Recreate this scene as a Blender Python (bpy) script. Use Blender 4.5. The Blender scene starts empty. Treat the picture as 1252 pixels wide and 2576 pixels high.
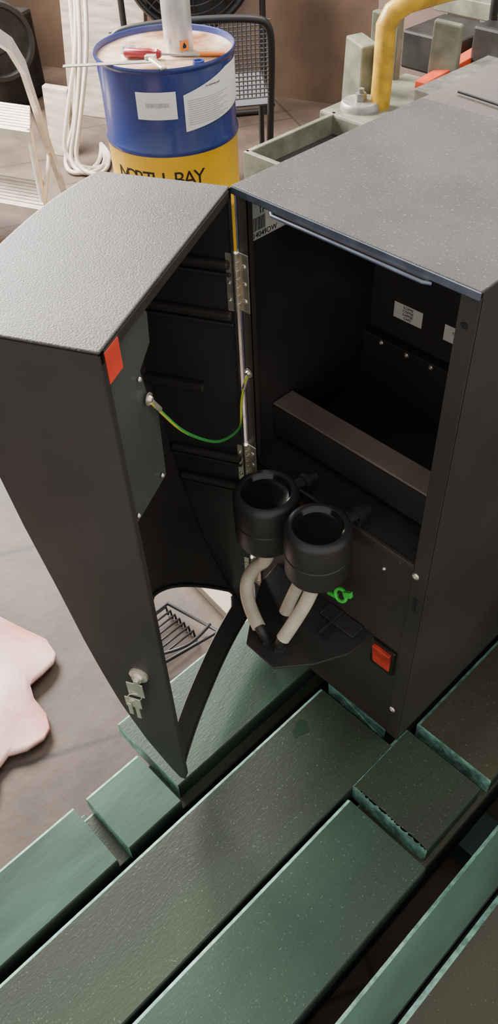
import bpy, bmesh, math, random
from mathutils import Vector, Matrix
random.seed(4)
COL=bpy.context.collection
# ---------------------------------------------------------------- materials
def mat(name,col,rough=.5,metal=0,var=.0,vs=8,bump=0,bs=200,speck=0,spc=(.8,.8,.8),stretch=None,col2=None,spec=None,coat=0,brick=False,ss=330):
    m=bpy.data.materials.new(name);m.use_nodes=True;nt=m.node_tree;N=nt.nodes;L=nt.links
    b=N['Principled BSDF'];b.inputs['Roughness'].default_value=rough;b.inputs['Metallic'].default_value=metal
    if spec is not None:b.inputs['Specular IOR Level'].default_value=spec
    if coat:b.inputs['Coat Weight'].default_value=coat;b.inputs['Coat Roughness'].default_value=.15
    tc=N.new('ShaderNodeTexCoord');src=tc.outputs['Object']
    if stretch:
        mp=N.new('ShaderNodeMapping');mp.inputs['Scale'].default_value=stretch;L.new(src,mp.inputs[0]);src=mp.outputs[0]
    c=None
    if var>0 or col2:
        n=N.new('ShaderNodeTexNoise');n.inputs['Scale'].default_value=vs;n.inputs['Detail'].default_value=6;L.new(src,n.inputs['Vector'])
        r=N.new('ShaderNodeValToRGB');r.color_ramp.elements[0].position=.35;r.color_ramp.elements[1].position=.68
        a=col2 if col2 else tuple(min(1,x*(1-var)) for x in col)
        z=col if col2 else tuple(min(1,x*(1+var)) for x in col)
        r.color_ramp.elements[0].color=(*a,1);r.color_ramp.elements[1].color=(*z,1)
        L.new(n.outputs['Fac'],r.inputs[0]);c=r.outputs[0]
    if speck>0:
        v=N.new('ShaderNodeTexNoise');v.inputs['Scale'].default_value=ss;v.inputs['Detail'].default_value=1;L.new(tc.outputs['Object'],v.inputs['Vector'])
        r2=N.new('ShaderNodeValToRGB');r2.color_ramp.elements[0].position=.71-speck;r2.color_ramp.elements[1].position=.76-speck
        L.new(v.outputs['Fac'],r2.inputs[0])
        mx=N.new('ShaderNodeMix');mx.data_type='RGBA';L.new(r2.outputs[0],mx.inputs[0])
        if c:L.new(c,mx.inputs[6])
        else:mx.inputs[6].default_value=(*col,1)
        mx.inputs[7].default_value=(*spc,1);c=mx.outputs[2]
    if brick:
        bt=N.new('ShaderNodeTexBrick');bt.inputs['Scale'].default_value=1;bt.inputs['Brick Width'].default_value=brick[0];bt.inputs['Row Height'].default_value=brick[1];bt.inputs['Mortar Size'].default_value=brick[2];bt.inputs['Mortar Smooth'].default_value=1
        mp=N.new('ShaderNodeMapping');L.new(tc.outputs['Object'],mp.inputs[0]);mp.inputs['Rotation'].default_value=brick[3];L.new(mp.outputs[0],bt.inputs['Vector'])
        mx=N.new('ShaderNodeMix');mx.data_type='RGBA';L.new(bt.outputs['Fac'],mx.inputs[0]);L.new(c,mx.inputs[6]);mx.inputs[7].default_value=(*brick[4],1);c=mx.outputs[2]
    if c:L.new(c,b.inputs['Base Color'])
    else:b.inputs['Base Color'].default_value=(*col,1)
    if bump>0:
        n=N.new('ShaderNodeTexNoise');n.inputs['Scale'].default_value=bs;n.inputs['Detail'].default_value=3;L.new(src,n.inputs['Vector'])
        bp=N.new('ShaderNodeBump');bp.inputs['Strength'].default_value=bump;bp.inputs['Distance'].default_value=.002
        L.new(n.outputs['Fac'],bp.inputs['Height']);L.new(bp.outputs[0],b.inputs['Normal'])
    return m
M={}
M['coat_top']=mat('powder_coat_dusty',(.062,.054,.046),.52,0,.35,7,.35,450,.045,(.20,.18,.16))
M['coat_top2']=mat('powder_coat_dusty_brown',(.125,.095,.078),.5,0,.3,7,.35,450,.04,(.24,.20,.18))
M['coat']=mat('powder_coat_black',(.038,.032,.029),.48,0,.25,5,.15,500,.0)
M['coat_in']=mat('powder_coat_inner',(.034,.030,.028),.38,0,.35,4,.1,400)
M['beam']=mat('beam_brown_black',(.22,.165,.14),.45,0,.3,6)
M['plate']=mat('inner_plate_grey',(.070,.074,.066),.42,0,.2,6)
M['plast']=mat('black_plastic',(.030,.027,.025),.42,0,.2,10)
M['plastg']=mat('black_plastic_gloss',(.014,.012,.011),.16)
M['chrome']=mat('nickel_metal',(.80,.72,.60),.32,.8,.2,40,.1,100)
M['edge']=mat('edge_highlight_blue',(.16,.18,.24),.3,.6,.3,30)  # bluish tint paints the highlight along the lips and left post
M['red']=mat('red_sticker',(.80,.07,.035),.5,0,.1,30)
M['redsw']=mat('red_switch',(.55,.05,.03),.25,0,.3,40)
M['white']=mat('label_white',(.88,.84,.74),.5)
M['silverlab']=mat('label_silver',(.60,.60,.58),.4)
M['ink']=mat('ink_black',(.01,.01,.012),.5)
M['beige']=mat('silicone_tube',(.66,.57,.44),.45,0,.12,30)
M['lime']=mat('lime_plastic',(.06,.62,.07),.35)
M['wg']=mat('earth_wire_green',(.06,.42,.08),.4)
M['wy']=mat('earth_wire_yellow',(.7,.68,.05),.4)
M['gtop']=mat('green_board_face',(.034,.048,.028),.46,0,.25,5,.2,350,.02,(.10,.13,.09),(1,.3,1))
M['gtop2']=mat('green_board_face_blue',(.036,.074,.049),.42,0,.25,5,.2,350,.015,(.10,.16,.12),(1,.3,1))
M['gbrown']=mat('green_brown_board_face',(.050,.048,.024),.48,0,.3,6,.2,350,.015,(.12,.13,.08),(1,.3,1))
M['gwood']=mat('green_stained_pine',(.038,.092,.064),.38,0,.4,7,.12,60,.0,(1,1,1),(2,.4,2))
M['teal']=mat('worn_lit_teal_edge',(.22,.46,.36),.5,0,.45,70,.7,150)  # worn sawn edge, made paler to paint in light from the left
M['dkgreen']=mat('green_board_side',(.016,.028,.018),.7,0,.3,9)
M['stain']=mat('damp_stain',(.018,.045,.022),.4)
M['blue']=mat('drum_blue',(.012,.030,.17),.3,0,.15,5,coat=.5)
M['yellow']=mat('drum_yellow',(.90,.52,.01),.35,0,.1,5,coat=.3)
M['lid']=mat('drum_lid_rust',(.74,.58,.44),.2,0,.5,7,col2=(.24,.10,.035))
M['paper']=mat('paper_label',(.76,.78,.78),.5,0,.03,20)
M['greypr']=mat('print_grey',(.34,.35,.38),.6)
M['alu']=mat('aluminium_can',(.60,.61,.60),.35,.6,.1,10)
M['orange']=mat('orange_mark',(.85,.25,.04),.5)
M['handle']=mat('screwdriver_red',(.25,.012,.02),.3)
M['rod']=mat('black_tube_frame',(.022,.022,.024),.4)
M['mesh']=mat('steel_mesh',(.13,.13,.14),.5,.3)
M['ladder']=mat('ladder_aluminium',(.74,.65,.54),.45,.2,.15,15)
M['cable']=mat('white_cable',(.66,.58,.48),.5)
M['mgreen']=mat('machine_green',(.24,.245,.175),.5,0,.3,14,.3,60,col2=(.12,.125,.09))
M['mdark']=mat('machine_dark',(.030,.028,.026),.5,.3,.4,12)
M['steel']=mat('greasy_steel',(.36,.34,.31),.45,.6,.3,25)
M['ypipe']=mat('yellow_paint',(.75,.44,.015),.38,0,.2,22,.3,40,col2=(.42,.24,.02))
M['mred']=mat('red_paint',(.70,.09,.03),.45,0,.2,12)
M['floor']=mat('floor_concrete',(.125,.084,.060),.62,0,.5,5.5,.8,25,.0,(.26,.21,.17),col2=(.060,.040,.029),brick=(.62,.62,.012,(0,0,.45),(.040,.028,.021)),ss=120)
M['wall']=mat('wall_plaster_brown',(.17,.105,.065),.7,0,.4,2.2,.5,12,col2=(.045,.027,.018))
M['wood']=mat('pale_wood',(.42,.34,.27),.6,0,.3,8,.2,60,stretch=(1,1,6))
M['pinkb']=mat('pink_grey_board',(.26,.18,.15),.6,0,.15,5)
M['cloth']=mat('pink_sheet',(.86,.66,.62),.6,0,.1,6,.2,25,col2=(.58,.22,.17))
# ---------------------------------------------------------------- helpers
def grp(name):
    e=bpy.data.objects.new(name,None);COL.objects.link(e);return e
def mk(name,verts,faces,m,par=None,smooth=False,solid=0,bev=0,idx=None,off=-1,seg=2):
    me=bpy.data.meshes.new(name);me.from_pydata([tuple(v) for v in verts],[],faces);me.update()
    ms=m if isinstance(m,(list,tuple)) else [m]
    for k in ms:me.materials.append(M[k])
    if idx:
        for p,i in zip(me.polygons,idx):p.material_index=i
    if smooth:
        for p in me.polygons:p.use_smooth=True
    o=bpy.data.objects.new(name,me);COL.objects.link(o)
    if par:o.parent=par
    if solid:
        s=o.modifiers.new('s','SOLIDIFY');s.thickness=solid;s.offset=off
    if bev:
        b=o.modifiers.new('b','BEVEL');b.width=bev;b.segments=seg;b.limit_method='ANGLE'
    return o
def box(name,lo,hi,m,par=None,bev=0,rot=0,piv=None):
    x0,y0,z0=lo;x1,y1,z1=hi
    v=[(x0,y0,z0),(x1,y0,z0),(x1,y1,z0),(x0,y1,z0),(x0,y0,z1),(x1,y0,z1),(x1,y1,z1),(x0,y1,z1)]
    if rot:
        c,s=math.cos(rot),math.sin(rot);px,py=piv or ((x0+x1)/2,(y0+y1)/2)
        v=[(px+(a-px)*c-(b-py)*s,py+(a-px)*s+(b-py)*c,z) for a,b,z in v]
    return mk(name,v,[(3,2,1,0),(4,5,6,7),(0,1,5,4),(1,2,6,5),(2,3,7,6),(3,0,4,7)],m,par,bev=bev)
def hexa(name,v8,m,par=None,bev=0):
    return mk(name,v8,[(3,2,1,0),(4,5,6,7),(0,1,5,4),(1,2,6,5),(2,3,7,6),(3,0,4,7)],m,par,bev=bev)
def frame(ax):
    ax=Vector(ax).normalized();t=Vector((0,0,1)) if abs(ax.z)<.9 else Vector((1,0,0))
    a=ax.cross(t).normalized();return a,ax.cross(a).normalized(),ax
def lathe(name,org,prof,m,par=None,n=48,ax=(0,0,1),idx=None,smooth=True):
    a,b,c=frame(ax);o=Vector(org);V=[];Fc=[];ids=[]
    for r,h in prof:
        for i in range(n):
            t=2*math.pi*i/n;V.append(o+a*(r*math.cos(t))+b*(r*math.sin(t))+c*h)
    for k in range(len(prof)-1):
        for i in range(n):
            j=(i+1)%n;Fc.append((k*n+i,k*n+j,(k+1)*n+j,(k+1)*n+i));ids.append(idx[k] if idx else 0)
    ob=mk(name,V,Fc,m,par,smooth,idx=ids)
    bm=bmesh.new();bm.from_mesh(ob.data);bmesh.ops.remove_doubles(bm,verts=bm.verts,dist=1e-5);bmesh.ops.recalc_face_normals(bm,faces=bm.faces);bm.to_mesh(ob.data);bm.free()
    if smooth:
        es=ob.modifiers.new('e','EDGE_SPLIT');es.split_angle=math.radians(40)
    return ob
def cyl(name,p0,p1,r,m,par=None,n=24,r2=None):
    p0=Vector(p0);p1=Vector(p1);h=(p1-p0).length;r2=r if r2 is None else r2
    return lathe(name,p0,[(0,0),(r,0),(r2,h),(0,h)],m,par,n,p1-p0)
def tomesh(o,name,m,par,smooth):
    mt=o.matrix_world.copy();me=bpy.data.meshes.new_from_object(o);me.name=name
    cu=o.data;bpy.data.objects.remove(o);bpy.data.curves.remove(cu)
    me.transform(mt);me.materials.clear();me.materials.append(M[m])
    for p in me.polygons:p.use_smooth=smooth;p.material_index=0
    n=bpy.data.objects.new(name,me);COL.objects.link(n)
    if par:n.parent=par
    return n
def tube(name,pts,r,m,par=None,smooth=True,cyc=False,res=10):
    cu=bpy.data.curves.new(name,'CURVE');cu.dimensions='3D';cu.bevel_depth=r;cu.bevel_resolution=4;cu.resolution_u=res;cu.use_fill_caps=True
    if smooth:
        s=cu.splines.new('NURBS');s.points.add(len(pts)-1)
        for i,p in enumerate(pts):s.points[i].co=(*p,1)
        s.use_endpoint_u=not cyc;s.order_u=3 if len(pts)>2 else 2;s.use_cyclic_u=cyc
    else:
        s=cu.splines.new('POLY');s.points.add(len(pts)-1)
        for i,p in enumerate(pts):s.points[i].co=(*p,1)
        s.use_cyclic_u=cyc
    o=bpy.data.objects.new(name,cu)
    return tomesh(o,name,m,par,True)
def text(name,body,size,org,right,up,m,par=None,align='LEFT'):
    cu=bpy.data.curves.new(name,'FONT');cu.body=body;cu.size=size;cu.extrude=.0002;cu.align_x=align
    o=bpy.data.objects.new(name,cu)
    r=Vector(right).normalized();u=Vector(up).normalized();n=r.cross(u)
    mt=Matrix((r,u,n)).transposed().to_4x4();mt.translation=Vector(org);o.matrix_world=mt
    return tomesh(o,name,m,par,False)
def polyp(name,pts,n,th,m,par=None,bev=0):
    n=Vector(n)*th;k=len(pts);V=[Vector(p) for p in pts]+[Vector(p)+n for p in pts]
    F=[tuple(range(k))[::-1],tuple(range(k,2*k))]+[(i,(i+1)%k,(i+1)%k+k,i+k) for i in range(k)]
    o=mk(name,V,F,m,par,bev=bev)
    bm=bmesh.new();bm.from_mesh(o.data);bmesh.ops.recalc_face_normals(bm,faces=bm.faces);bm.to_mesh(o.data);bm.free()
    return o
def screw(par,p,n,r=.0045):
    p=Vector(p);n=Vector(n).normalized();lathe('screw',p,[(0,.0015),(r*.3,.0015),(r*.35,.0025),(r*.55,.0024),(r*.85,.0016),(r,0)],'chrome',par,16,n)
# ---------------------------------------------------------------- CABINET
W=.36;T=1.1645;B=.25;DP=.369
cab=grp('vending_machine_cabinet')
box('side_left',(0,0,B),(.002,DP,T-.004),'coat_in',cab)
box('side_right',(W-.002,0,B),(W,DP,T-.004),'coat',cab)
box('back',(0,DP-.002,B),(W,DP,T-.004),'coat',cab)
box('bottom',(0,0,B),(W,DP,B+.002),'coat',cab)
box('top',(-.001,-.006,T-.004),(W+.001,DP,T),'coat_top',cab,bev=.0015)
box('top_front_lip',(-.001,-.0075,T-.010),(W+.001,-.005,T-.001),'edge',cab,bev=.0006)
box('top_return',(.002,-.005,T-.012),(W-.002,.006,T-.009),'coat',cab)
box('top_flange',(.070,-.008,T-.017),(.300,.004,T-.009),'coat',cab,bev=.002)
tube('flange_lip',[(.070,-.008,T-.012),(.074,-.0115,T-.013),(.294,-.0115,T-.013),(.302,-.006,T-.014)],.0022,'edge',cab,smooth=False)
box('post_left',(0,-.001,B),(.019,.002,T-.010),'coat',cab)
box('post_left_shine',(-.0005,-.0018,B),(.003,-.001,T-.010),'edge',cab)  # thin strip whose colour stands for the highlight on the post edge
box('post_left_return',(.017,0,.72),(.019,.010,T-.012),'coat',cab)
box('post_right',(W-.024,-.002,B),(W,.002,T-.010),'coat',cab,bev=.0008)
box('post_right_return',(W-.024,0,.72),(W-.022,.014,T-.012),'plate',cab)
box('front_lower',(.018,.001,B),(W-.02,.003,.715),'coat',cab)
box('inner_floor',(.002,.001,.712),(W-.002,.29,.716),'coat_in',cab)
box('inner_back',(.002,.29,.60),(W-.002,.293,T-.004),'coat',cab)
box('inner_back_step',(.002,.270,.60),(W-.002,.290,.825),'coat_in',cab,bev=.002)
box('cross_beam_top',(.004,.055,.792),(W-.004,.098,.796),'beam',cab,bev=.001)
box('cross_beam_front',(.004,.055,.735),(W-.004,.0575,.791),'plast',cab)
box('floor_rim',(.06,-.004,.708),(W-.024,.004,.720),'coat',cab,bev=.002)
polyp('floor_tray',[(.10+.11*(1-math.cos(a)),.03+.035*math.sin(a),.716) for a in [i*math.pi/10 for i in range(20)]],(0,0,1),.002,'plast',cab)
# rating label
box('rating_label',(.002,.014,1.080),(.0026,.110,1.152),'silverlab',cab)
box('rating_label_white',(.0026,.050,1.082),(.0029,.108,1.130),'white',cab)
for i in range(16):
    y=.024+i*.0015+random.random()*.0004
    box('barcode_bar',(.0029,y,1.092),(.0031,y+.0004+.0006*random.random(),1.110),'ink',cab)
text('label_text','14049DW',.0105,(.0031,.024,1.0825),(0,1,0),(0,0,1),'ink',cab)
text('label_text','1A4SS',.013,(.0031,.036,1.114),(0,1,0),(0,0,1),'ink',cab)
text('label_text','CE',.017,(.0031,.066,1.100),(0,1,0),(0,0,1),'ink',cab)
for x,t in ((.048,'KOFFIE\nCOFFEE\nKAFFEE\nCAFE'),(.146,'\nTOPPING')):
    box('name_label',(x,.2890,.862),(x+.056,.2898,.890),'white',cab,bev=.0003)
    text('name_label_text',t,.0062,(x+.028,.2887,.8835),(1,0,0),(0,0,1),'ink',cab,'CENTER')
for x in (.044,.096,.145):
    screw(cab,(x,.2695,.818),(0,-1,0),.0045)
for p in ((.341,-.002,.700),(.341,-.002,.334),(.312,0.001,.706),(.285,.001,.668)):screw(cab,p,(0,-1,0),.006 if p[0]>.33 else .003)
lathe('lock_hole',(.346,-.0025,1.117),[(0,0),(.004,0),(.0045,.0005)],'ink',cab,16,(0,-1,0))
box('latch_slot',(.344,-.0028,.625),(.350,-.002,.655),'ink',cab)
box('switch_bezel',(.283,-.006,.430),(.331,.002,.494),'plastg',cab,bev=.003)
hexa('rocker',[(.289,-.006,.437),(.325,-.006,.437),(.325,.0,.437),(.289,.0,.437),(.289,-.013,.488),(.325,-.013,.488),(.325,0,.488),(.289,0,.488)],'redsw',cab,bev=.002)
# mixing bowls
def bowl(x,y,z,s):
    pr=[(0,-.007),(.020,-.008),(.030,-.005),(.0335,.0005),(.0345,.0025),(.038,.0025),(.0425,.0),(.0448,-.006),(.0452,-.034),(.0452,-.040),(.0432,-.041),(.0432,-.046),(.0442,-.047),(.0440,-.080),(.041,-.087),(.030,-.091),(.016,-.096),(.0155,-.118),(.012,-.119),(.011,-.112),(0,-.112)]
    pr=[(a*s,b*s if b>-.09 else b-.004) for a,b in pr]
    lathe('mixing_bowl',(x,y,z),pr,['plast','plastg'],cab,64,idx=[1]*3+[0]*(len(pr)-4))
    cyl('bowl_arm',(x+.012,y+.035,z-.012),(x+.020,.020,z-.014),.008,'plast',cab)
    box('bowl_bracket',(x-.006,.0,z-.045),(x+.022,.020,z-.026),'plast',cab,bev=.002)
    lathe('bowl_collar',(x+.018,y+.060,z-.012),[(.008,0),(.012,.001),(.012,.009),(.008,.01)],'plast',cab,24,(0,1,0))
bowl(.107,-.066,.755,1.12);bowl(.2115,-.066,.758,1.10)
polyp('outlet_plate',[(.06,.001,.490),(.070,-.05,.490),(.105,-.106,.490),(.143,-.156,.490),(.209,-.158,.490),(.250,-.108,.490),(.276,-.055,.490),(.282,.001,.490)],(0,0,1),.005,'plast',cab,bev=.0012)
box('outlet_mount',(.19,-.03,.495),(.262,.0,.500),'plast',cab,bev=.002)
box('outlet_rib',(.215,-.06,.495),(.219,.0,.502),'plast',cab,bev=.001)
tube('tube_coffee',[(.112,-.068,.642),(.110,-.069,.605),(.092,-.080,.585),(.086,-.100,.553),(.118,-.122,.532),(.150,-.132,.522)],.0115,'beige',cab)
tube('tube_topping',[(.2115,-.067,.645),(.2090,-.073,.612),(.2030,-.095,.568),(.194,-.122,.524)],.0115,'beige',cab)
tube('tube_water',[(.175,.0,.655),(.168,-.03,.61),(.158,-.055,.56),(.156,-.078,.515)],.0105,'beige',cab)
tube('elbow',[(.146,-.131,.524),(.160,-.134,.520),(.164,-.128,.497)],.0085,'plast',cab)
tube('elbow',[(.196,-.118,.530),(.190,-.128,.520),(.188,-.124,.497)],.0085,'plast',cab)
cyl('nozzle',(.156,-.079,.495),(.156,-.078,.522),.008,'plast',cab)
for x,y in ((.164,-.128),(.188,-.124)):lathe('nut',(x,y,.495),[(0,.006),(.011,.006),(.012,0)],'plast',cab,6)
tube('clip_ring',[(.236+.011*math.cos(a),-.035+.003*math.sin(a),.594+.011*math.sin(a)) for a in [i*math.pi/6 for i in range(12)]],.003,'lime',cab,cyc=True)
hexa('clip_tab',[(.210,-.038,.576),(.230,-.038,.580),(.230,-.032,.580),(.210,-.032,.576),(.210,-.038,.583),(.230,-.038,.590),(.230,-.032,.590),(.210,-.032,.583)],'lime',cab,bev=.001)
hexa('clip_tab',[(.244,-.038,.596),(.258,-.038,.606),(.258,-.032,.606),(.244,-.032,.596),(.240,-.038,.606),(.256,-.038,.618),(.256,-.032,.618),(.240,-.032,.606)],'lime',cab,bev=.001)
# ---------------------------------------------------------------- DOOR
door=grp('vending_machine_door')
def dp(u,v,z):return Vector((.4539*u-.891*v,-.0085-.891*u-.4539*v,z))
PR=[(.293,.010),(.32,.024),(.35,.037),(.40,.058),(.46,.077),(.50,.089),(.58,.106),(.65,.119),(.765,.136),(.88,.155),(.96,.165),(1.05,.172),(1.165,.176)]
def prof(z):
    for (a,b),(c,d) in zip(PR,PR[1:]):
        if z<=c:
            t=max(0,(z-a)/(c-a));return b+(d-b)*t
    return PR[-1][1]
def fv(u,z):
    w=max(0,1-abs((u-.18)/.18)**2.4);return prof(z)+(.012+.012*min(1,max(0,(z-.3)/.8)))*w
def arch(u):
    q=abs(u-.18)/.168
    return .368+.165*(1-q**1.35) if q<1 else None
Zb=.293
us=[.36*i/60 for i in range(61)]
V=[];Fc=[];NL=6;NU=40
for u in us:
    zu=arch(u);q=abs(u-.18)/.168
    zl=.338
    if zu is None: zl=zu=.352
    elif q>.94: zl=.338+.014*(q-.94)/.06
    for k in range(NL+1):
        z=Zb+(zl-Zb)*k/NL;V.append(dp(u,fv(u,z),z))
    for k in range(NU+1):
        z=zu+(T-zu)*k/NU;V.append(dp(u,fv(u,z),z))
S=NL+NU+2
for i in range(60):
    for k in range(S-1):
        if k==NL:continue
        a=i*S+k;Fc.append((a,a+S,a+S+1,a+1))
fr=mk('front_panel',V,Fc,'coat',door,True,solid=.0025,off=0)
V=[dp(u,fv(u,T),T) for u in us]+[dp(.36,0,T),dp(0,0,T)]
polyp('top_panel',[v-Vector((0,0,.003)) for v in V],(0,0,1),.0035,'coat_top',door,bev=.0018)
zs=[Zb+(T-.003-Zb)*k/40 for k in range(41)]
for nm,u,mm in (('side_free',.36,'coat'),('side_hinge',0,'coat_in')):
    V=[];Fc=[]
    for z in zs:
        V+= [dp(u,0,z),dp(u,prof(z),z)]
    for k in range(40):Fc.append((2*k,2*k+1,2*k+3,2*k+2))
    mk(nm,V,Fc,mm,door,solid=.0024,off=0)
def dbox(name,u0,u1,v0,v1,z0,z1,m,bev=0):
    return hexa(name,[dp(u0,v0,z0),dp(u1,v0,z0),dp(u1,v1,z0),dp(u0,v1,z0),dp(u0,v0,z1),dp(u1,v0,z1),dp(u1,v1,z1),dp(u0,v1,z1)],m,door,bev)
dbox('edge_hinge',0,.006,-.001,.001,Zb,T-.003,'coat')
dbox('edge_free',.352,.361,-.001,.001,.30,T-.003,'coat')
dbox('edge_top',0,.36,-.001,.001,T-.014,T-.003,'coat')
pl=[(.354,1.158),(.262,1.158),(.250,1.140),(.254,1.106),(.284,1.090),(.278,1.060),(.258,1.010),(.262,.919),(.354,.919)]
polyp('inner_plate',[dp(u,.003,z) for u,z in pl],dp(0,1,0)-dp(0,0,0),.002,'plate',door)
dbox('sticker',.324,.353,-.0018,-.001,1.124,1.160,'red')
for z0,h,v0,v1 in ((1.055,.012,.004,.150),(.978,.012,.004,.150),(.712,.012,.004,.125),(.650,.012,.004,.115)):
    dbox('rib',.001,.012,v0,v1,z0,z0+h,'coat',.004)
    dbox('rib_lip',.001,.006,v0,v1,z0-.012,z0-.007,'coat',.0015)
dbox('rib_short',.001,.014,.055,.155,.846,.860,'coat',.003)
pts=[]
for i in range(41):
    u=.013+(.347-.013)*i/40;z=arch(u);pts.append(dp(u,fv(u,z)-.004,z+.002))
tube('arch_rim',pts,.0030,'plast',door,smooth=False)
pts=[dp(u,fv(u,Zb)-.001,Zb+.001) for u in us];tube('bottom_rim',pts,.002,'coat',door,smooth=False)
# earth wire
A=dp(.280,-.003,1.045);Bp=Vector((.012,-.006,.885))
d1=dp(.262,-.006,1.015)
ctrl=[A,d1,dp(.235,-.012,.970),dp(.185,-.015,.915),dp(.135,-.015,.868),dp(.085,-.015,.838),dp(.040,-.012,.818),Vector((.010,-.020,.815)),Vector((.006,-.014,.850)),Bp]
tube('earth_wire',ctrl,.0020,'wg',door)
tube('earth_wire_stripe',[c+Vector((.0006,-.0010,.0008)) for c in ctrl],.0016,'wy',door)
def lug(p,d,n):
    p=Vector(p);d=Vector(d).normalized();n=Vector(n).normalized()
    lathe('lug_ring',p,[(.003,0),(.0075,0),(.0075,.0015),(.003,.0015)],'chrome',door,20,n)
    cyl('lug_barrel',p+d*.006+n*.001,p+d*.026+n*.002,.0032,'chrome',door)
    lathe('lug_screw',p+n*.0015,[(0,.004),(.003,.0035),(.0045,0)],'chrome',door,16,n)
nv=dp(0,-1,0)-dp(0,0,0)
lug(dp(.282,-.0005,1.052),d1-dp(.282,-.0005,1.052),nv)
lug((.012,-.002,.888),(-.1,-.3,-1),(0,-1,0))
for u,z in ((.292,1.085),(.275,.93),(.345,.93)):screw(door,dp(u,.001,z),nv,.003)
# hinges
for z0,z1 in ((.990,1.076),(.668,.745),(.395,.470)):
    box('hinge_leaf',(.002,-.0028,z0),(.020,-.001,z1),'chrome',door,bev=.0004)
    hexa('hinge_leaf',[dp(.000,-.002,z0),dp(.0022,-.002,z0),dp(.0022,.011,z0),dp(.000,.011,z0),dp(.000,-.002,z1),dp(.0022,-.002,z1),dp(.0022,.011,z1),dp(.000,.011,z1)],'chrome',door)
    n=7
    for k in range(n):
        cyl('knuckle',(.001,-.0062,z0+(z1-z0)*k/n+.0006),(.001,-.0062,z0+(z1-z0)*(k+1)/n-.0006),.0038,'chrome',door,16)
    for f in (.2,.5,.8):
        screw(door,(.013,-.0028,z0+(z1-z0)*f),(0,-1,0),.0036)
        screw(door,dp(.0022,.007,z0+(z1-z0)*f),dp(1,0,0)-dp(0,0,0),.003)
# lock + keys
un=dp(1,0,0)-dp(0,0,0)
lathe('lock_body',dp(.361,.042,.600),[(0,.010),(.008,.010),(.009,.006),(.0145,.004),(.015,0)],'chrome',door,32,un)
dbox('key_blade_head',.371,.373,.034,.060,.556,.590,'chrome',.005)
dbox('key_neck',.369,.375,.038,.046,.585,.602,'chrome',.001)
pc=dp(.374,.050,.560)
tube('key_ring',[pc+Vector((0,0,1))*(.010*math.sin(a)-.006)+(dp(.3,1,0)-dp(0,0,0))*(.010*math.cos(a)) for a in [i*math.pi/8 for i in range(16)]],.0009,'chrome',door,cyc=True)
dbox('spare_key_head',.373,.375,.042,.068,.524,.550,'chrome',.005)
dbox('spare_key_blade',.373,.375,.047,.054,.494,.528,'chrome',.0008)
dbox('spare_key_blade',.376,.3775,.057,.064,.506,.536,'chrome',.0008)
# ---------------------------------------------------------------- PLANKS
def plank(x0,x1,y0,y1,z1=.25,th=.045,face='gtop',c=.006,name='green_wooden_plank',rag=0,tealend=True):
    z0=z1-th
    xs=[x0+(x1-x0)*i/60 for i in range(1,60)] if rag else []
    bot=[(x0,z0)]+[(x,z0) for x in xs]+[(x1,z0)]
    top=[(x1,z1-.002),(x1-.002,z1)]+[(x,z1) for x in reversed(xs) if x0+c+.002<x<x1-.004]+[(x0+c,z1),(x0,z1-c*.8)]
    sec=bot+top;k=len(sec)
    V=[]
    for y in (y0,y1):
        for x,z in sec:
            dy=random.uniform(-rag,rag) if rag and y==y0 and x0+.004<x<x1-.004 else 0
            V.append((x,y+dy,z))
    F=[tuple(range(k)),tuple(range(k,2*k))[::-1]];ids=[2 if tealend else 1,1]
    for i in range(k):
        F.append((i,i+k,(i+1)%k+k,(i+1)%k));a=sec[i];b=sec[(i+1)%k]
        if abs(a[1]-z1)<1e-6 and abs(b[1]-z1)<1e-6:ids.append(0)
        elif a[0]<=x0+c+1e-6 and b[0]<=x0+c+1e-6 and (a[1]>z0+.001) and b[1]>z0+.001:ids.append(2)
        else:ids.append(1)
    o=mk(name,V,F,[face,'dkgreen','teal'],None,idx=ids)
    bm=bmesh.new();bm.from_mesh(o.data);bmesh.ops.recalc_face_normals(bm,faces=bm.faces)
    bm.to_mesh(o.data);bm.free();return o
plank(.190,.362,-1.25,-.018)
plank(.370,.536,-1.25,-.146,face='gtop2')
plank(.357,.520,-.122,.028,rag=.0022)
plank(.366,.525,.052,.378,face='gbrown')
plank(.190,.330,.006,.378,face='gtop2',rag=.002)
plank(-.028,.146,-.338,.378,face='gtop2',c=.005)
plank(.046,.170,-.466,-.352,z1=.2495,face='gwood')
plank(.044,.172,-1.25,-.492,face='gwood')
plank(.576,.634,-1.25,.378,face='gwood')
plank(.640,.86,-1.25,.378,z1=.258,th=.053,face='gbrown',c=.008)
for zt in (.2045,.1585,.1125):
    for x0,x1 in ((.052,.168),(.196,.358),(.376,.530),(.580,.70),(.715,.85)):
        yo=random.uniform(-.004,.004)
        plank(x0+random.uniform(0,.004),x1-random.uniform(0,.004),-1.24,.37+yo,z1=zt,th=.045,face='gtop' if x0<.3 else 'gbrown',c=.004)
for y in (-1.1,-.55,.0,.27):
    box('timber_bearer',(-.02,y,0),(.86,y+.09,.0672),'gwood',None,bev=.003)
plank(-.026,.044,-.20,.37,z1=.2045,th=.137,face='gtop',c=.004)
bl=[(.222+.012*math.cos(a)*(1+.3*math.sin(3*a)),-.108+.020*math.sin(a)*(1+.25*math.cos(2*a+1)),.2501) for a in [i*math.pi/14 for i in range(28)]]
polyp('water_stain',bl,(0,0,1),.0003,'stain')
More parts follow.
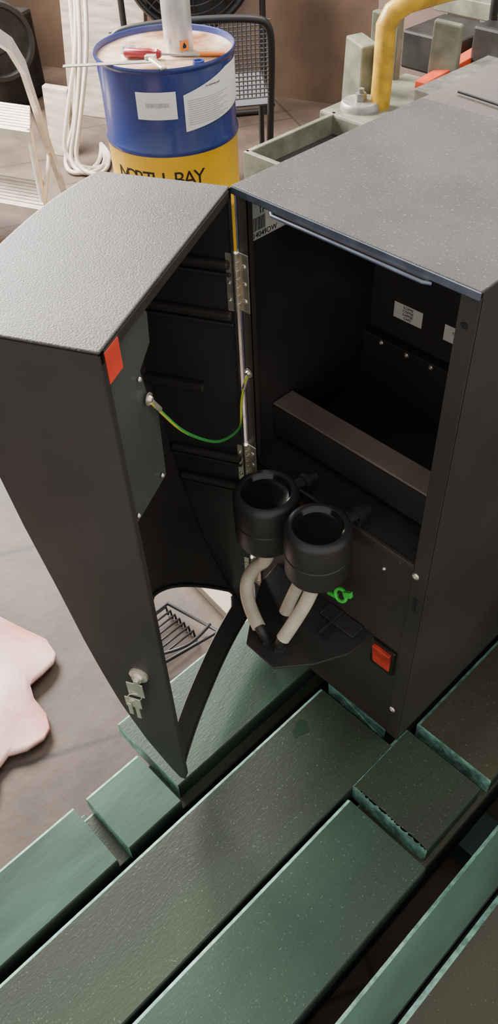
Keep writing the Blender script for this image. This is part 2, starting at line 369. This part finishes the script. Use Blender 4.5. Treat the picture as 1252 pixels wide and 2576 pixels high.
# ---------------------------------------------------------------- second cabinet behind
c2=grp('metal_cabinet')
box('body',(-.014,.386,.0),(.55,.98,T-.008),'coat_top2',c2,bev=.003)
box('side_cover',(-.024,.10,.26),(-.004,.384,T-.014),'pinkb',c2,bev=.002)
box('lid_seam',(-.016,.60,T-.008),(.55,.606,T-.005),'coat',c2)
tube('black_wire',[(.02,.43,T-.004),(.10,.425,T-.004),(.16,.41,T-.003),(.24,.45,T-.004),(.34,.44,T-.004)],.0018,'ink',c2)
# ---------------------------------------------------------------- FLOOR / WALL
fl=box('floor',(-7,-4,-.05),(4,5,0),'floor')
wn=Vector((.6,-1.6,0)).normalized()
wa=Vector((.8,3.87,0));wb=Vector((-6.4,1.17,0))
mk('wall_back',[wa,wb,wb+Vector((0,0,3.2)),wa+Vector((0,0,3.2)),wa-wn*.2,wb-wn*.2,wb-wn*.2+Vector((0,0,3.2)),wa-wn*.2+Vector((0,0,3.2))],[(0,1,2,3),(7,6,5,4),(3,2,6,7),(0,3,7,4),(1,0,4,5),(2,1,5,6)],'wall')
# ---------------------------------------------------------------- DRUM
dr=grp('oil_drum')
cx,cy=-1.652,1.212;R0=.2375
pr=[(0,.012),(.225,.012),(.225,0),(.234,.0),(.2375,.006),(.234,.014),(.232,.03),(.232,.215),(.237,.225),(.238,.232),(.237,.239),(.232,.248),(.232,.444),(.236,.458),(.2375,.466),(.236,.474),(.231,.486),(.230,.62),(.2325,.70),(.2320,.715),(.2375,.722),(.239,.729),(.2365,.735),(.232,.733),(.230,.716),(0,.716)]
ids=[]
for (r,h),(r2,h2) in zip(pr,pr[1:]):
    hm=(h+h2)/2
    ids.append(2 if (hm>.71 and r<.2315 and r2<.231) else (1 if hm<.462 else 0))
lathe('body',(cx,cy,0),pr,['blue','yellow','lid'],dr,96,idx=ids)
th0=math.radians(-44)
def dpt(deg,z,r):
    a=th0+math.radians(deg);return Vector((cx+r*math.cos(a),cy+r*math.sin(a),z))
def dlabel(name,d0,d1,zt,zb,m,r=.2335,n=20):
    V=[];Fc=[]
    for i in range(n+1):
        d=d0+(d1-d0)*i/n;t=zt(d) if callable(zt) else zt;b=zb(d) if callable(zb) else zb
        V+=[dpt(d,b,r),dpt(d,t,r)]
    for i in range(n):Fc.append((2*i,2*i+2,2*i+3,2*i+1))
    return mk(name,V,Fc,m,dr,True)
dlabel('label_paper',-22,11,.665,.580,'paper')
dlabel('label_paper',17,90,lambda d:.650+.050*min(1,(d-17)/45),lambda d:.535+.0005*(d-17),'paper')
for k in range(12):
    dlabel('label_print',20,62-(k%3)*6,.632-.0068*k,.6302-.0068*k,'greypr',.2339)
for k in range(18):
    d=-14+k*1.1;dlabel('label_bar',d,d+.35+.5*random.random(),.632,.618,'greypr',.2339,2)
s='NORTH BAY'
for i,ch_ in enumerate(s):
    if ch_==' ':continue
    d=-46+i*8.9;p=dpt(d,.355,.2325);a=th0+math.radians(d)
    text('drum_letter',ch_,.074,p,(-math.sin(a),math.cos(a),0),(0,0,1),'ink',dr,'CENTER')
text('label_small_text','The following spill:',.009,dpt(44,.662,.2342),(-math.sin(th0+.8),math.cos(th0+.8),0),(0,0,1),'ink',dr,'CENTER')
lathe('bung_large',(-1.738,1.134,.716),[(0,.006),(.026,.006),(.027,.014),(.033,.014),(.036,0)],['alu','ladder'],dr,32)
lathe('bung_small',(-1.457,1.192,.716),[(0,.010),(.012,.010),(.013,.015),(.018,.015),(.021,0)],'blue',dr,24)
can=grp('spray_can')
lathe('can',(-1.603,1.236,.7165),[(0,0),(.045,0),(.048,.005),(.048,.255),(.040,.270),(.034,.276),(.020,.278),(.020,.294),(0,.296)],'alu',can,48)
a0=math.atan2(-.62,.785)
a=a0+.35;n=Vector((math.cos(a),math.sin(a),0));t=Vector((-n.y,n.x,0));p=Vector((-1.603,1.236,.748))+n*.0487;w=.015
mk('hazard_mark',[p-t*w+Vector((0,0,-w)),p+t*w+Vector((0,0,-w)),p+t*w+Vector((0,0,w)),p-t*w+Vector((0,0,w))],[(0,1,2,3)],'orange',can,solid=.0005)
fl_=[(0,-.008),(.006,-.006),(.007,0),(.003,.006),(0,.011),(-.003,.004),(-.006,.0),(-.005,-.006)]
mk('flame',[p+n*.0008+t*x+Vector((0,0,z)) for x,z in fl_],[tuple(range(8))],'ink',can)
sd=grp('screwdriver')
lathe('handle',(-1.700,1.080,.733),[(0,0),(.012,.001),(.016,.006),(.0165,.09),(.012,.105),(.015,.115),(.009,.127),(0,.128)],'handle',sd,8,(.113,.076,0))
cyl('shaft',(-1.595,1.150,.733),(-1.500,1.235,.727),.004,'steel',sd)
pn=grp('marker_pen');cyl('barrel',(-1.525,1.245,.7235),(-1.455,1.305,.7235),.007,'orange',pn);cyl('cap',(-1.56,1.216,.7235),(-1.525,1.245,.7235),.007,'wood',pn)
hf=grp('flat_file')
d=Vector((.189,.213,0)).normalized();n=Vector((-d.y,d.x,0));p=Vector((-1.741,.864,.7355));q=Vector((-1.552,1.077,.7355))
hexa('blade',[p-n*.011,p+n*.011,q+n*.013,q-n*.013,p-n*.011+Vector((0,0,.003)),p+n*.011+Vector((0,0,.003)),q+n*.013+Vector((0,0,.003)),q-n*.013+Vector((0,0,.003))],'steel',hf,.0005)
pt=grp('pipe_wrench')
hexa('jaw',[(-1.585,1.085,.739),(-1.575,1.065,.739),(-1.545,1.085,.739),(-1.560,1.105,.739),(-1.585,1.085,.752),(-1.575,1.065,.752),(-1.545,1.085,.752),(-1.560,1.105,.752)],'chrome',pt,.003)
hexa('handle',[(-1.565,1.090,.739),(-1.560,1.068,.739),(-1.455,1.035,.739),(-1.448,1.055,.739),(-1.565,1.090,.749),(-1.560,1.068,.749),(-1.455,1.035,.749),(-1.448,1.055,.749)],'chrome',pt,.004)
# ---------------------------------------------------------------- CHAIR behind drum
ch=grp('mesh_back_chair')
a=Vector((-2.03,1.253,.70));b=Vector((-1.668,1.743,.70));ax=(b-a).normalized();bk=Vector((-ax.y,ax.x,0))
def cp(s,d,z):return a+ax*s+bk*d+Vector((0,0,z-.70))
Lc=(b-a).length
tube('back_frame',[cp(-.02,.02,0),cp(-.01,.04,.3),cp(0,.02,.58),cp(.01,0,.68),cp(.06,0,.705),cp(.3,0,.715),cp(Lc-.06,0,.705),cp(Lc-.01,0,.68),cp(Lc,.02,.58),cp(Lc-.01,.04,.3),cp(Lc-.02,.02,0)],.014,'rod',ch)
tube('seat_frame',[cp(0,.04,.38),cp(0,.36,.40),cp(Lc,.36,.40),cp(Lc,.04,.38)],.012,'rod',ch,smooth=False)
for s_ in (0,Lc):tube('front_leg',[cp(s_,.36,.40),cp(s_,.37,0)],.012,'rod',ch,smooth=False)
for i in range(36):
    s_=.015+(Lc-.03)*i/35;tube('mesh_wire',[cp(s_,.012,.695),cp(s_,.03,.42)],.0026,'mesh',ch,smooth=False)
for i in range(18):
    z=.42+.27*i/17;tube('mesh_wire',[cp(.005,.022,z),cp(Lc-.005,.022,z)],.0026,'mesh',ch,smooth=False)
mk('seat_panel',[cp(0,.04,.388),cp(Lc,.04,.388),cp(Lc,.36,.408),cp(0,.36,.408)],[(0,1,2,3)],'mesh',ch,solid=.006)
# ---------------------------------------------------------------- FAN
fan=grp('floor_fan')
fc=Vector((-2.60,2.15,.72));fa=Vector((.8,-.6,.12)).normalized();e1,e2,_=frame(fa)
def ring(r,d,rad,m='rod'):
    tube('guard_ring',[fc+fa*d+e1*(r*math.cos(t))+e2*(r*math.sin(t)) for t in [i*math.pi/16 for i in range(32)]],rad,m,fan,cyc=True,res=4)
for r,d in ((.30,.0),(.27,.03),(.235,.045),(.20,.055),(.165,.06),(.13,.065),(.095,.07)):ring(r,d,.004 if r<.3 else .014)
for i in range(16):
    t=i*math.pi/8;v=e1*math.cos(t)+e2*math.sin(t);tube('guard_spoke',[fc+v*.30,fc+v*.2+fa*.056,fc+v*.06+fa*.07],.003,'rod',fan,smooth=False)
lathe('hub',fc+fa*.03,[(0,.045),(.05,.043),(.06,.035),(.06,-.12),(0,-.13)],'rod',fan,24,fa)
for i in range(5):
    t=i*2*math.pi/5;v=e1*math.cos(t)+e2*math.sin(t);w=e1*-math.sin(t)+e2*math.cos(t)
    mk('blade',[fc+v*.06-w*.02-fa*.02,fc+v*.26-w*.09-fa*.03,fc+v*.27+w*.06+fa*.02,fc+v*.06+w*.03+fa*.01],[(0,1,2,3)],'mdark',fan,solid=.004)
lathe('shroud',fc,[(.305,.02),(.315,0),(.315,-.14),(.30,-.15),(0,-.15)],'mdark',fan,48,fa)
tube('stand',[Vector((fc.x,fc.y,0))+e1*.33,fc+e1*.33],.015,'rod',fan,smooth=False)
tube('stand',[Vector((fc.x,fc.y,0))-e1*.33,fc-e1*.33],.015,'rod',fan,smooth=False)
tube('stand_base',[Vector((fc.x,fc.y,.015))-e1*.33,Vector((fc.x,fc.y,.015))+e1*.33],.015,'rod',fan,smooth=False)
# ---------------------------------------------------------------- STEP LADDER
ld=grp('step_ladder')
r_=Vector((.92,.38,0)).normalized()
A1=Vector((-2.288,1.021,.45));B1=Vector((-2.069,.876,.45))
def tread(A1,B1,z):
    Lf=.42;A2=A1-r_*Lf;B2=B1-r_*Lf
    for i in range(9):
        f=(i+.1)/9;g=(i+.8)/9;p=A1.lerp(B1,f);q=A1.lerp(B1,g);p2=A2.lerp(B2,f);q2=A2.lerp(B2,g)
        hexa('tread_slat',[Vector((w.x,w.y,z-.008)) for w in (p,q,q2,p2)]+[Vector((w.x,w.y,z)) for w in (p,q,q2,p2)],'ladder',ld,.002)
    hexa('tread_base',[Vector((w.x,w.y,z-.025)) for w in (A1,B1,B2,A2)]+[Vector((w.x,w.y,z-.007)) for w in (A1,B1,B2,A2)],'pinkb',ld)
    hexa('tread_edge',[Vector((w.x,w.y,z-.035)) for w in (B1,B1+Vector((.01,-.008,0)),B2+Vector((.01,-.008,0)),B2)]+[Vector((w.x,w.y,z+.002)) for w in (B1,B1+Vector((.01,-.008,0)),B2+Vector((.01,-.008,0)),B2)],'ladder',ld,.002)
tread(A1,B1,.45)
of_=Vector((.12,-.08,0));tread(A1+of_,B1+of_,.22)
for s_ in (0,-.44):
    sh=r_*s_
    P=[Vector((-2.457,1.189,0)),Vector((-2.22,1.02,.35)),Vector((-1.98,.855,.69)),Vector((-1.90,.78,.79)),Vector((-1.84,.69,.86))]
    n_=Vector((.30,.12,0)).normalized()*.012;h_=Vector((.55,-.45,-.45)).normalized()*.028
    for i in range(4):
        p0,p1=P[i]+sh,P[i+1]+sh
        lo=[p0-n_-h_,p0+n_-h_,p0+n_+h_,p0-n_+h_]
        if i==0:lo=[Vector((w.x,w.y,max(0,w.z))) for w in lo]
        hexa('rear_rail',lo+[p1-n_-h_,p1+n_-h_,p1+n_+h_,p1-n_+h_],'ladder',ld)
    tube('front_rail',[Vector((-1.93,.78,0))+sh,Vector((-2.09,.885,.45))+sh],.013,'ladder',ld,smooth=False)
    tube('side_brace',[Vector((-2.27,1.05,.26))+sh,Vector((-2.0,.83,.21))+sh],.009,'ladder',ld,smooth=False)
# ---------------------------------------------------------------- cables
cg=grp('hanging_cables')
for i,(dx,rr) in enumerate(((0,.0),(.05,.04),(.10,.06),(.02,.08))):
    tube('cable',[(-3.25+dx,2.33,1.5),(-2.95+dx,1.75,1.0),(-2.72+dx,1.56+rr*.3,.55),(-2.66+dx,1.46-rr,.20),(-2.66+dx,1.33,.02+.01*i),(-2.52+dx,1.30+rr,.012),(-2.52,1.46+rr,.012),(-2.72,1.60,.012)],.010,'cable',cg)
lb=grp('wooden_board')
hexa('board',[(-2.83,1.38,0),(-2.72,1.42,0),(-2.74,1.46,0),(-2.85,1.42,0),(-2.93,1.46,.27),(-2.79,1.51,.27),(-2.81,1.545,.27),(-2.95,1.495,.27)],'wood',lb,.006)
pb=grp('metal_sheet')
hexa('sheet',[(-3.2,1.75,.0),(-2.75,1.92,.0),(-2.76,1.95,0),(-3.21,1.78,0),(-3.25,1.85,.55),(-2.80,2.02,.55),(-2.81,2.05,.55),(-3.26,1.88,.55)],'wood',pb,.004)
dm=grp('old_machine')
box('base',(-4.1,1.35,0),(-3.45,1.75,.42),'mdark',dm,bev=.02,rot=.36)
box('head',(-4.0,1.45,.42),(-3.75,1.65,.95),'mdark',dm,bev=.02,rot=.36)
lathe('wheel',(-3.42,1.55,.35),[(0,.03),(.05,.03),(.06,.01),(.15,.01),(.16,.03),(.18,.03),(.18,-.02),(0,-.02)],'mdark',dm,32,(.9,-.4,0))
# ---------------------------------------------------------------- GREEN MACHINE
gm=grp('green_press_machine')
box('bed',(-1.06,1.03,.40),(-.30,2.75,.535),'mgreen',gm,bev=.01)
for x,y in ((-1.03,1.08),(-.42,1.08),(-1.03,2.6),(-.42,2.6)):box('leg',(x,y,0),(x+.09,y+.09,.405),'mgreen',gm,bev=.005)
box('tray_rim_left',(-1.075,1.02,.53),(-1.058,1.42,.60),'mgreen',gm,bev=.003)
box('tray_rim_front',(-1.075,1.015,.50),(-.50,1.033,.60),'mgreen',gm,bev=.003)
box('tray_floor',(-1.06,1.03,.535),(-.5,1.41,.540),'mdark',gm)
box('block_base',(-1.12,1.40,.52),(-.70,1.85,.60),'mgreen',gm,bev=.008)
lathe('flange_disc',(-1.03,1.50,.60),[(0,.022),(.058,.022),(.064,.016),(.066,0),(.0,0)],'steel',gm,40)
lathe('flange_nut',(-1.03,1.50,.622),[(0,.022),(.018,.022),(.020,.0)],'steel',gm,6)
lathe('stud',(-1.03,1.50,.622),[(0,.036),(.009,.036),(.009,.0)],'steel',gm,16)
lathe('bolt',(-1.122,1.45,.555),[(0,.016),(.014,.016),(.015,0)],'steel',gm,6,(-1,0,0))
lathe('bolt',(-1.08,1.398,.560),[(0,.016),(.014,.016),(.015,0)],'steel',gm,6,(0,-1,0))
hexa('upright_block',[(-1.20,1.60,.55),(-1.10,1.58,.55),(-1.08,1.64,.55),(-1.18,1.66,.55),(-1.19,1.60,.76),(-1.10,1.58,.745),(-1.08,1.64,.745),(-1.17,1.66,.76)],'mgreen',gm,.006)
hexa('back_plate',[(-1.20,1.74,.55),(-1.10,1.76,.55),(-1.10,1.79,.55),(-1.20,1.77,.55),(-1.20,1.74,.80),(-1.10,1.76,.79),(-1.10,1.79,.79),(-1.20,1.77,.80)],'mgreen',gm,.005)
cyl('round_column',(-1.065,1.635,.58),(-1.065,1.635,.775),.024,'mgreen',gm)
cyl('round_column_cap',(-1.065,1.635,.775),(-1.065,1.635,.81),.016,'steel',gm)
hexa('bracket',[(-1.00,1.80,.55),(-.93,1.86,.55),(-.95,1.92,.55),(-1.02,1.86,.55),(-1.02,1.84,.78),(-.95,1.90,.76),(-.96,1.93,.76),(-1.03,1.87,.78)],'mgreen',gm,.006)
box('slide_rail',(-.90,1.60,.60),(-.82,2.40,.66),'steel',gm,bev=.004)
box('slide_block',(-.97,2.0,.60),(-.80,2.15,.74),'mdark',gm,bev=.01)
box('column',(-1.30,2.55,.40),(-1.12,2.74,1.3),'mgreen',gm,bev=.01)
box('black_upright',(-.98,2.16,.53),(-.92,2.22,1.3),'mdark',gm,bev=.004)
box('black_upright',(-.86,2.24,.53),(-.80,2.30,1.3),'mdark',gm,bev=.004)
tube('spring_hose',[(-.95,2.10,.62),(-.96,2.08,.8),(-.94,2.09,1.0),(-.95,2.10,1.25)],.014,'mdark',gm)
box('arm_green',(-1.35,2.30,.66),(-.85,2.36,.72),'mgreen',gm,bev=.005)
box('arm_green_low',(-1.30,2.05,.53),(-1.05,2.30,.66),'mdark',gm,bev=.01)
hexa('red_bar',[(-.985,1.72,.60),(-.94,1.72,.60),(-.97,2.12,.60),(-1.02,2.12,.60),(-.985,1.72,.635),(-.94,1.72,.635),(-.97,2.12,.645),(-1.02,2.12,.645)],'mred',gm,.003)
tube('yellow_guard_pipe',[(-.985,1.54,.56),(-.985,1.545,.70),(-.99,1.55,.83),(-.98,1.565,.865),(-.955,1.60,.89),(-.88,1.69,.915),(-.78,1.80,.935),(-.6,2.0,.96)],.032,'ypipe',gm,smooth=False)
box('grey_board',(-1.75,2.50,0),(-1.45,2.53,1.1),'pinkb',None,rot=.35)
# ---------------------------------------------------------------- small floor things
sh=grp('plastic_sheet')
out=[(-1.0,-.22),(-.75,-.27),(-.598,-.312),(-.53,-.290),(-.45,-.268),(-.40,-.276),(-.384,-.295),(-.375,-.33),(-.372,-.365),(-.34,-.378),(-.29,-.380),(-.252,-.395),(-.238,-.42),(-.242,-.46),(-.262,-.495),(-.252,-.53),(-.215,-.56),(-.19,-.62),(-.2,-.9),(-1.0,-.9)]
bm=bmesh.new();vs=[bm.verts.new((x,y,.004)) for x,y in out];f=bm.faces.new(vs);bmesh.ops.triangulate(bm,faces=[f]);bmesh.ops.subdivide_edges(bm,edges=bm.edges,cuts=5,use_grid_fill=True)
for v in bm.verts:v.co.z=.016+.004*math.sin(v.co.x*31+v.co.y*13)+.003*math.sin(v.co.y*43-v.co.x*9)
me=bpy.data.meshes.new('sheet');bm.to_mesh(me);bm.free();me.materials.append(M['cloth'])
for p in me.polygons:p.use_smooth=True
o=bpy.data.objects.new('sheet',me);COL.objects.link(o);o.parent=sh;s_=o.modifiers.new('s','SOLIDIFY');s_.thickness=.008;s_.offset=-1
wb_=grp('wire_basket')
for i in range(7):
    t=i/6;x=-.31+.10*t
    tube('wire',[(x,-.13,.004),(x-.005,-.13,.03),(x-.005,-.01,.03),(x,-.01,.004)],.003,'rod',wb_,smooth=False)
tube('rim',[(-.32,-.14,.03),(-.20,-.14,.03),(-.17,.03,.03),(-.32,.0,.03)],.005,'rod',wb_,smooth=False,cyc=True)
tube('handle',[(-.24,-.14,.03),(-.19,-.10,.06),(-.17,-.04,.06),(-.20,.03,.03)],.004,'rod',wb_)
box('timber_lath',(-.50,.09,0),(-.10,.135,.03),'wood',None,bev=.002,rot=-.1)
# ---------------------------------------------------------------- LIGHTS
w=bpy.data.worlds.new('World');bpy.context.scene.world=w;w.use_nodes=True
w.node_tree.nodes['Background'].inputs[0].default_value=(1,.98,.955,1);w.node_tree.nodes['Background'].inputs[1].default_value=1.1
def area(name,loc,tgt,sx,sy,e,c):
    l=bpy.data.lights.new(name,'AREA');l.shape='RECTANGLE';l.size=sx;l.size_y=sy;l.energy=e;l.color=c
    o=bpy.data.objects.new(name,l);COL.objects.link(o);o.location=loc
    o.rotation_euler=(Vector(tgt)-Vector(loc)).to_track_quat('-Z','Y').to_euler();return o
area('workshop_window_light',(-3.6,.6,2.4),(-.6,.1,.5),2.0,1.6,640,(1,.95,.89))
area('overhead_area_light',(-.8,2.2,3.0),(0,.1,.8),1.6,1.2,60,(1,.98,.96))  # soft area lamp above and behind, aimed at the cabinet
# ---------------------------------------------------------------- CAMERA
cd=bpy.data.cameras.new('camera');cam=bpy.data.objects.new('camera',cd);COL.objects.link(cam)
cd.sensor_fit='VERTICAL';cd.sensor_height=36;cd.sensor_width=36;cd.lens=36*2035/2576;cd.clip_start=.01
Rr=Vector((.6967,.7164,-.0373)).normalized();Ff=Vector((-.5143,.4627,-.7222)).normalized();Up=Rr.cross(Ff).normalized()
Rr=Ff.cross(Up).normalized()
m=Matrix((Rr,Up,-Ff)).transposed().to_4x4();m.translation=Vector((.7204,-.6537,1.6));cam.matrix_world=m
bpy.context.scene.camera=cam
